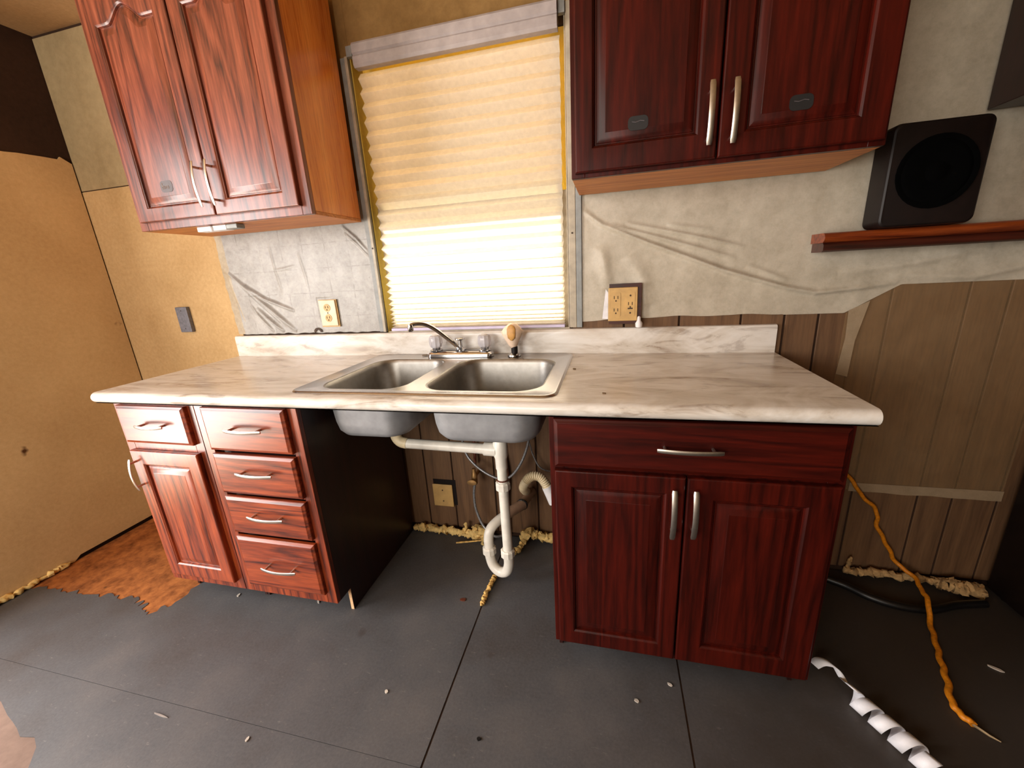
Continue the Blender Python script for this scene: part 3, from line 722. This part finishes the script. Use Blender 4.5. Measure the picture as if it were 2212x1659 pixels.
# ================================================================== plumbing under the sink
dp = thing('drain_pipes', 'white plastic drain pipes with trap hanging under the two sink bowls', 'pipes', (1.42, -.32, .07))
XT, YT = 1.421, -.322
b = new(); tube(b, crom([(1.000, YT, .726), (1.000, YT, .675), (1.004, YT, .648), (1.020, YT, .632), (1.046, YT, .627)], 6), .0215, 14); obj('elbow', b, M['pvc_aged'], dp, smooth=60)
b = new(); lathe(b, [(.026, .676), (.030, .680), (.030, .700), (.026, .706)], (1.000, YT, 0), 'z', 10); obj('slip_nut', b, M['pvc_aged'], dp, smooth=20)
b = new(); tube(b, [(1.040, YT, .627), (XT-.03, YT, .620)], .0195, 14); obj('cross_pipe', b, M['pvc'], dp, smooth=60)
b = new(); tube(b, [(XT-.062, YT, .621), (XT-.015, YT, .620)], .0255, 14); obj('tee_branch', b, M['pvc'], dp, smooth=60)
b = new(); lathe(b, [(.022, .545), (.0225, .585), (.027, .600), (.027, .650), (.024, .655), (.024, .668), (.031, .671), (.031, .694), (.026, .698), (.024, .728)], (XT, YT, 0), 'z', 18); obj('tee', b, M['pvc'], dp, smooth=40)
b = new(); tube(b, [(XT, YT, .56), (XT+.002, YT, .17)], .0195, 14); obj('tailpiece', b, M['pvc'], dp, smooth=60)
for z in (.475, .175):
    b = new(); lathe(b, [(.022, z-.020), (.0285, z-.016), (.0285, z+.008), (.024, z+.014)], (XT, YT, 0), 'z', 10); obj('slip_nut', b, M['pvc'], dp, smooth=20)
b = new(); lathe(b, [(.0225, .496), (.0225, .501)], (XT, YT, 0), 'z', 14); obj('red_washer', b, M['copper'], dp)
b = new(); tube(b, crom([(XT+.002, YT, .168), (XT+.001, YT, .115), (XT-.012, YT+.003, .078), (XT-.042, YT+.012, .064), (XT-.072, YT+.022, .082), (XT-.086, YT+.030, .118), (XT-.088, YT+.034, .150)], 7), .0205, 14); obj('trap_bend', b, M['pvc'], dp, smooth=60)
b = new(); lathe(b, [(.022, .130), (.0285, .134), (.0285, .158), (.023, .164)], (XT-.088, YT+.034, 0), 'z', 10); obj('slip_nut', b, M['pvc'], dp, smooth=20)
b = new(); tube(b, crom([(XT-.088, YT+.034, .150), (XT-.088, YT+.036, .205), (XT-.080, YT+.050, .238), (XT-.055, YT+.085, .256), (XT-.02, YT+.135, .262)], 7), .0205, 14); obj('trap_arm', b, M['pvc'], dp, smooth=60)
b = new(); tube(b, [(XT-.03, YT+.122, .262), (XT+.025, YT+.20, .266)], .0225, 14); tube(b, [(XT+.022, YT+.195, .266), (XT+.045, -.015, .268)], .020, 12); obj('wall_stub', b, M['pipe_brown'], dp, smooth=60, label='dull brown stub pipe into the wall')
b = new(); lathe(b, [(.022, 0), (.026, .003), (.026, .010), (.022, .013)], (XT+.022, YT+.19, .266), 'y', 12); obj('dark_ring', b, M['rubber'], dp)
# corrugated washer hose
b = new(); P = crom([(1.452, -.070, .300), (1.452, -.095, .318), (1.452, -.125, .352), (1.472, -.130, .392), (1.500, -.135, .415), (1.530, -.135, .410), (1.552, -.135, .38), (1.568, -.135, .34)], 14)
R = [.019+.0022*math.sin(i*2.1) for i in range(len(P))]
for i in range(len(R)):
    if i < 40: R[i] = .019+.0006*math.sin(i*2.1)
tube(b, P, R, 14)
fh = obj('drain_hose', b, M['pvc_aged'], dp, smooth=60, label='cream corrugated hose curving toward the right cabinet')
b = new(); tube(b, [(1.556, -.135, .372), (1.588, -.135, .300)], [.022, .027], 14); c_ = obj('hose_cuff', b, M['white'], fh, smooth=60)
# supply lines and shutoff valve
b = new(); tube(b, crom([(1.150, -.045, .865), (1.155, -.045, .70), (1.170, -.06, .50), (1.215, -.075, .425), (1.30, -.085, .372), (1.37, -.085, .365), (1.43, -.08, .43), (1.472, -.07, .54), (1.480, -.07, .66), (1.47, -.07, .80)], 8), .0058, 8)
tag(obj('supply_line', b, M['grey_hose'], smooth=60), 'grey flexible supply line looping behind the white tailpiece', 'hose')
b = new(); tube(b, crom([(1.212, -.075, .318), (1.205, -.078, .26), (1.212, -.085, .19), (1.245, -.10, .12), (1.30, -.12, .085), (1.335, -.10, .075)], 8), .0062, 8)
tag(obj('supply_line', b, M['grey_hose'], smooth=60), 'silver supply hose hanging from the brass valve to the floor', 'hose')
b = new(); tube(b, crom([(1.42, -.05, .60), (1.45, -.045, .56), (1.47, -.04, .52), (1.485, -.04, .46), (1.52, -.04, .40), (1.60, -.04, .385)], 6), .0035, 6)
tag(obj('thin_cable', b, M['grey_hose'], smooth=60), 'thin grey cable on the wall behind the corrugated hose', 'cable')
va = thing('shutoff_valve', 'tarnished brass shutoff valve on the wall beside the white tailpiece', 'valve', (1.212, -.03, .34))
b = new(); tube(b, [(1.212, -.001, .350), (1.212, -.06, .350)], .008, 10); lathe(b, [(.012, .318), (.014, .325), (.014, .362), (.010, .372), (.008, .395)], (1.212, -.07, 0), 'z', 12); obj('body', b, M['brass'], va, smooth=40)
b = new(); tube(b, [(1.212, -.082, .345), (1.212, -.105, .345)], .005, 8); lathe(b, [(.004, -.112), (.019, -.110), (.019, -.104), (.004, -.102)], (1.212, 0, .345), 'y', 10, 1.2, .7); obj('oval_handle', b, M['brass'], va, smooth=40)
b = new(); tube(b, crom([(1.205, -.03, .395), (1.208, -.03, .43), (1.212, -.03, .60), (1.215, -.03, .86)], 5), .007, 8); obj('riser', b, M['copper'], va, smooth=60)
# rusty stub behind the tailpiece
b = new(); tube(b, crom([(1.335, -.022, .02), (1.34, -.022, .20), (1.352, -.022, .34), (1.335, -.022, .50), (1.31, -.022, .62)], 6), .014, 8)
tag(obj('rusty_pipe', b, M['copper'], smooth=60), 'rust-brown pipe against the wall behind the white tailpiece', 'pipe')
# foam along the wall foot
b = new(); blobs(b, [(.850, -.030, .022), (.93, -.032, .020), (1.02, -.034, .020), (1.10, -.04, .022), (1.17, -.048, .026), (1.235, -.06, .03)], .016, .007, 21); blobs(b, [(1.18, -.05, .05), (1.20, -.052, .055), (1.24, -.06, .045), (1.25, -.09, .02)], .017, .008, 22); blobs(b, [(1.13, -.036, .03), (1.135, -.04, .08)], .006, .003, 23)
tag(obj('foam_bead', b, M['foam'], smooth=60), 'lumpy yellow spray foam along the wall foot left of the trap', 'foam')
b = new(); blobs(b, [(1.42, -.05, .03), (1.44, -.045, .06), (1.47, -.04, .055), (1.52, -.036, .040), (1.57, -.034, .034), (1.624, -.034, .030)], .018, .008, 31); blobs(b, [(1.43, -.07, .03), (1.41, -.11, .02), (1.39, -.14, .015)], .010, .006, 32)
tag(obj('foam_bead', b, M['foam'], smooth=60), 'yellow spray foam lumps along the wall foot behind the trap, beside the right cabinet', 'foam')
b = new(); blobs(b, [(2.72, -.035, .03), (2.80, -.035, .03), (2.90, -.035, .03), (3.0, -.04, .028), (3.06, -.05, .028)], .012, .006, 41); blobs(b, [(3.02, -.05, .03), (3.08, -.06, .03), (3.14, -.065, .025)], .020, .006, 42); blobs(b, [(2.735, -.03, .03), (2.74, -.028, .09)], .006, .003, 43)
tag(obj('foam_bead', b, M['foam_dull'], smooth=60), 'ragged tan foam along the wall foot behind the yellow cord', 'foam')
# blank plate under the sink
t = thing('cover_plate', 'blank tan cover plate on the brown wall under the sink', 'cover plate', (1.018, 0, .2))
obj('box_hole', box(new(), .968, 1.085, -.002, -.0004, .150, .287), M['black'], t, label='dark cutout behind the plate')
obj('plate', box(new(), .964, 1.068, -.010, -.0024, .142, .262, .003), M['plug_tan'], t)
for z in (.172, .232):
    b = new(); lathe(b, [(.0035, -.0112), (.0035, -.0100)], (1.016, 0, z), 'y', 8); obj('screw', b, M['slot'], t)
b = new(); blobs(b, [(1.346, -.262, .012), (1.342, -.32, .012), (1.336, -.38, .010), (1.334, -.436, .006)], .0085, .0015, 51, 7, .35)
tag(obj('foam_stick', b, M['straw'], smooth=60), 'straw-coloured foam-crusted stick on the floor below the trap', 'stick')
b = new(); tube(b, [(1.10, -.10, .008), (1.17, -.085, .012), (1.235, -.075, .02)], .004, 6)
tag(obj('wood_splinter', b, M['straw'], smooth=60), 'thin splinter lying in front of the foam left of the trap', 'stick')

# ================================================================== electrics on the wall
t = thing('outlet', 'ivory duplex outlet on the grey plastic left of the window', 'outlet', (.558, 0, 1.11))
obj('plate', box(new(), .516, .601, -.0175, -.011, 1.052, 1.168, .0025), M['ivory'], t)
obj('plate_edge', box(new(), .512, .606, -.0110, -.008, 1.047, 1.170), M['plug_tan'], t, label='tan edge around the plate')  # slightly larger tan backing behind the ivory plate
for z in (1.134, 1.088):
    b = new(); lathe(b, [(.0175, -.0178), (.0172, -.0192), (0, -.0195)], (.557, 0, z), 'y', 18); rcp = obj('receptacle', b, M['plug_tan'], t, smooth=30)
    for dx in (-.0067, .0067): obj('slot', box(new(), .557+dx-.00125, .557+dx+.00125, -.0202, -.0194, z-.002, z+.008), M['slot'], rcp)
    obj('slot', lathe(new(), [(.003, -.0202), (.003, -.0194)], (.557, 0, z-.009), 'y', 8), M['slot'], rcp)
b = new(); lathe(b, [(.003, -.0188), (.003, -.0174)], (.557, 0, 1.111), 'y', 8); obj('screw', b, M['slot'], t)
t.location.y -= .0015
t = thing('outlet', 'yellowed double-gang outlet plate on the beige plastic right of the window', 'outlet', (1.855, 0, 1.1))
obj('box_hole', box(new(), 1.803, 1.920, -.017, -.011, 1.030, 1.180), M['ledge_dark'], t, label='dark brown cutout edge around the plate')
obj('plate', box(new(), 1.800, 1.906, -.024, -.0172, 1.042, 1.166, .0025), M['plug_tan'], t)
def slot(bm, parent): obj('slot', bm, M['slot'], parent)
for x in (1.828, 1.880):
    b = new(); prism(b, rrect(x-.0165, x+.0165, 1.060, 1.148, .006), 'y', -.0255, -.0238); rcp = obj('receptacle', b, M['plug_tan'], t)
    for z in ((1.128, 1.082) if x < 1.85 else (1.104,)):
        for dx in (-.00675, .00675): slot(box(new(), x+dx-.00125, x+dx+.00125, -.0262, -.0254, z-.003, z+.008), rcp)
        slot(lathe(new(), [(.003, -.0262), (.003, -.0254)], (x, 0, z-.010), 'y', 8), rcp)
    if x > 1.85:
        slot(box(new(), x-.009, x+.009, -.0262, -.0254, 1.086, 1.091), rcp)
        for z in (1.136, 1.072): obj('screw', lathe(new(), [(.0035, -.0262), (.0035, -.0254)], (x, 0, z), 'y', 8), M['slot'], rcp)
t.location.y -= .010
b = new(); lathe(b, [(.004, 1.016), (.012, 1.020), (.013, 1.034), (.007, 1.044), (.006, 1.056), (.003, 1.060)], (1.912, -.046, 0), 'z', 12)
tag(obj('wire_nut', b, M['white'], smooth=50), 'small white wire nut under the right corner of the yellowed outlet', 'wire nut')
b = new(); prism(b, [(1.778, 1.052), (1.799, 1.050), (1.799, 1.150), (1.790, 1.162)], 'y', -.030, -.0285)
tag(obj('torn_flap', b, M['ribbon']), 'white torn flap of plastic at the left edge of the yellowed outlet', 'plastic sheet')
t = thing('switch_box', 'slate grey blank switch box on the tan wallboard at left', 'switch', (-.295, 0, 1.1))
obj('box', box(new(), -.330, -.258, -.020, -.0005, 1.040, 1.166, .003), M['slate'], t)
for z in (1.058, 1.148):
    b = new(); lathe(b, [(.003, -.0206), (.003, -.0198)], (-.294, 0, z), 'y', 8); obj('screw', b, M['slot'], t)

# ================================================================== right end of the wall
lg = thing('wall_ledge', 'brown wooden ledge on the plastic-covered wall carrying the black speaker', 'shelf', (2.85, -.05, 1.25))
up_ = [(-.020, 1.278), (-.100, 1.278), (-.108, 1.284), (-.112, 1.292), (-.108, 1.301), (-.100, 1.307), (-.020, 1.307)]
obj('ledge_board', prism(new(), up_, 'x', 2.450, 3.60), M['ledge'], lg, smooth=40)
dn = [(-.020, 1.250), (-.090, 1.250), (-.098, 1.256), (-.098, 1.270), (-.092, 1.2775), (-.020, 1.2775)]
obj('ledge_moulding', prism(new(), dn, 'x', 2.455, 3.60), M['ledge_dark'], lg, smooth=40)
spk = thing('speaker', 'black speaker box with a round driver standing on the wooden ledge', 'speaker', (2.70, -.07, 1.308))
b = new(); pts = rrect(2.575, 2.806, 1.3085, 1.583, .02, 5)
loft(b, [[(x, -.045, z) for x, z in pts], [(x, -.115, z) for x, z in pts], [(x, -.122, z) for x, z in scl(pts, .002)], [(x, -.125, z) for x, z in scl(pts, .006)]], True, True, True)
obj('cabinet_box', b, M['black'], spk, smooth=30)
b = new(); lathe(b, [(.096, -.1252), (.096, -.128), (.090, -.1285), (.084, -.1265)], (2.692, 0, 1.450), 'y', 32); dv = obj('driver_ring', b, M['jet'], spk, smooth=40)
b = new(); lathe(b, [(.0845, -.1255), (.084, -.1262), (.070, -.1290), (.045, -.1262), (.028, -.1262), (.02, -.132), (0, -.134)], (2.692, 0, 1.450), 'y', 32); obj('cone', b, M['jet'], dv, smooth=60)
t = thing('wall_cabinet', 'dark wall cabinet high at the far right, just above and beside the black speaker', 'cabinet', (3.2, -.16, 1.614))
obj('carcass', box(new(), 2.842, 3.62, -.30, -.022, 1.612, 2.30, .002), M['dark_side'], t)
b = new(); box(b, 2.842, 3.62, -.3195, -.3005, 1.608, 2.30, .002); obj('face_frame', b, M['dark_side'], t)
door(t, 2.90, 3.24, 1.64, 2.28, -.320, .019, .06, M['dark_side'], M['dark_side']); door(t, 3.246, 3.59, 1.64, 2.28, -.320, .019, .06, M['dark_side'], M['dark_side'])
ap = thing('appliance', 'low black appliance at the right edge, standing on the dark floor', 'appliance', (3.5, -.35, 0))
obj('body', box(new(), 3.178, 3.76, -.66, -.030, .02, .655, .006), M['black'], ap)
obj('front_door', box(new(), 3.182, 3.756, -.690, -.661, .08, .650, .006), M['black'], ap)
obj('top', box(new(), 3.172, 3.766, -.668, -.026, .6555, .672, .004), M['casing_pale'], ap)
for x in (3.22, 3.72):
    for y in (-.62, -.07):
        b = new(); lathe(b, [(.02, .0005), (.02, .0195)], (x, y, 0), 'z', 10); obj('foot', b, M['rubber'], ap)

# ================================================================== things on the floor
hp = crom([(2.42, -.06, .0135), (2.58, -.055, .0135), (2.687, -.095, .0135), (2.755, -.150, .0135), (2.83, -.178, .0135), (2.92, -.178, .0135), (3.02, -.140, .0135), (3.12, -.115, .0135)], 8)
b = new(); tube(b, hp, .0135, 10); tag(obj('black_hose', b, M['rubber'], smooth=60), 'black rubber hose curving on the dark floor behind the right cabinet', 'hose')
cp = [(2.55, -.010, .56), (2.62, -.016, .50), (2.692, -.026, .425), (2.737, -.026, .36), (2.79, -.026, .305), (2.806, -.024, .235), (2.85, -.026, .155), (2.890, -.028, .085), (2.925, -.075, .062), (2.915, -.130, .054), (2.905, -.178, .052), (2.880, -.245, .010), (2.849, -.319, .0075), (2.818, -.39, .0075), (2.792, -.454, .0075), (2.760, -.520, .0075), (2.756, -.555, .0075), (2.768, -.582, .0075)]
b = new(); P = crom(cp, 8); P = [p+Vector((.002*math.sin(i*.9), .002*math.cos(i*.8), 0)) for i, p in enumerate(P)]
for p in P: p.z = max(p.z, .0085)
tube(b, P, [.0066+.0022*i/len(P) for i in range(len(P))], 8); cd = obj('yellow_cord', b, M['cord'], smooth=60); tag(cd, 'orange-yellow electric cord hanging down the wall and across the floor', 'cord')
b = new(); tube(b, [(2.766, -.579, .0075), (2.790, -.602, .004), (2.806, -.613, .003)], [.004, .0032, .0015], 6); obj('bare_end', b, M['wire'], cd, smooth=60, label='stripped pale wire end')
# curled ribbon
def ribbon():
    b = new(); A = Vector((2.490, -.565, .024)); B = Vector((2.588, -.722, .022)); ax = (B-A).normalized(); u = Vector((0, 0, 1)); v = ax.cross(u)
    pts = []
    lead = crom([(2.436, -.480, .016), (2.458, -.476, .030), (2.485, -.490, .034), (2.497, -.525, .018)], 8)
    for p in lead: pts.append(p)
    N = 96; turns = 4.0
    for i in range(N+1):
        t = i/N; a = PI*.5+2*PI*turns*t; r = .023+.005*t
        pts.append(A.lerp(B, t)+v*r*math.cos(a)+u*r*math.sin(a))
    L = []
    for i, p in enumerate(pts):
        t = max(0, (i-len(lead))/N); wv = ax*(.0165 if i > 8 else .0145+.0002*i)
        L.append([p-wv, p+wv])
    for l in L:
        for p in l: p.z = max(p.z, .0015)
    V = [[b.verts.new(p) for p in l] for l in L]
    for a, c in zip(V, V[1:]): b.faces.new((a[0], a[1], c[1], c[0]))
    return b
rb = obj('curled_ribbon', ribbon(), M['ribbon'], smooth=180, recalc=False); tag(rb, 'curled white plastic ribbon on the dark floor beside the right base cabinet', 'ribbon')
md = rb.modifiers.new('thickness', 'SOLIDIFY'); md.thickness = .0012; md.offset = 0
# small bits
def chip(name, x, y, z, sx, sy, rot, m, label, cat='debris'):
    b = new(); r = random.Random(int(x*1000)+int(y*777)); n = 7
    poly = [(sx*math.cos(2*PI*k/n)*r.uniform(.6, 1), sy*math.sin(2*PI*k/n)*r.uniform(.6, 1)) for k in range(n)]
    c, s = math.cos(rot), math.sin(rot)
    poly = [(x+p*c-q*s, y+p*s+q*c) for p, q in poly]
    prism(b, poly, 'z', z+.0004, z+.0035); tag(obj(name, b, M[m]), label, cat)
chip('paint_chip', 1.136, -.804, 0, .010, .006, -.5, 'chip', 'pale paint chip alone on the grey floor left of the long floor seam')
chip('paint_chip', 1.998, -.616, 0, .010, .005, -.4, 'chip', 'pale chip on the floor just in front of the right base cabinet')
chip('paint_chip', 1.896, -.685, 0, .008, .006, -.4, 'chip', 'faint pale chip on the floor, left of the one near the cabinet door')
chip('paint_chip', .808, -1.005, 0, .006, .010, .1, 'chip', 'small pale chip at the cross seam of the left floor')
chip('paint_chip', .299, -.560, 0, .006, .012, .3, 'chip', 'white flake on the floor under the leftmost base cabinet door')
chip('paint_chip', .667, -.530, 0, .012, .005, -.6, 'chip', 'white flake on the floor under the bottom drawer of the drawer stack')
chip('paint_chip', .480, -1.004, 0, .036, .003, -.04, 'scratch_dull', 'faint pale scratch along the cross seam of the left floor')  # thin raised sliver stands for a faint floor scratch
chip('paint_chip', 2.960, -.380, 0, .022, .006, -.6, 'chip', 'pale sliver on the dark floor right of the yellow cord')
chip('dark_scrap', 1.464, -.873, 0, .007, .006, 0, 'rubber', 'small black scrap on the grey floor right of the long seam')
chip('dark_scrap', 1.250, -.416, 0, .014, .010, .2, 'copper', 'dark rusty scrap on the floor left of the foam-crusted stick')
chip('dry_leaf', 1.690, -.276, .914, .008, .004, -.4, 'leaf', 'tiny dry leaf bit on the counter at the right edge of the sink')
chip('dry_leaf', 1.793, -.547, .914, .008, .003, -.4, 'leaf', 'tiny dry leaf bit near the front of the counter right of sink')
chip('dry_leaf', 1.038, -.066, .9197, .016, .006, .3, 'leaf', 'dark dry scrap on the sink ledge at the left end of faucet')

GROUPS = {'base_cabinet': 'base cabinets under the counter', 'wall_cabinet': 'cabinets hung on the back wall', 'outlet': 'outlets on the back wall',
          'paint_chip': 'pale chips on the floor', 'dark_scrap': 'dark scraps on the floor', 'dry_leaf': 'dry bits on the counter and sink',
          'supply_line': 'supply lines under the sink', 'foam_bead': 'spray foam along the wall foot', 'plastic_sheet': 'plastic sheets on the back wall'}
for o in COL.objects:
    k = o.name.split('.')[0]
    if o.parent is None and k in GROUPS and 'category' in o: o['group'] = GROUPS[k]
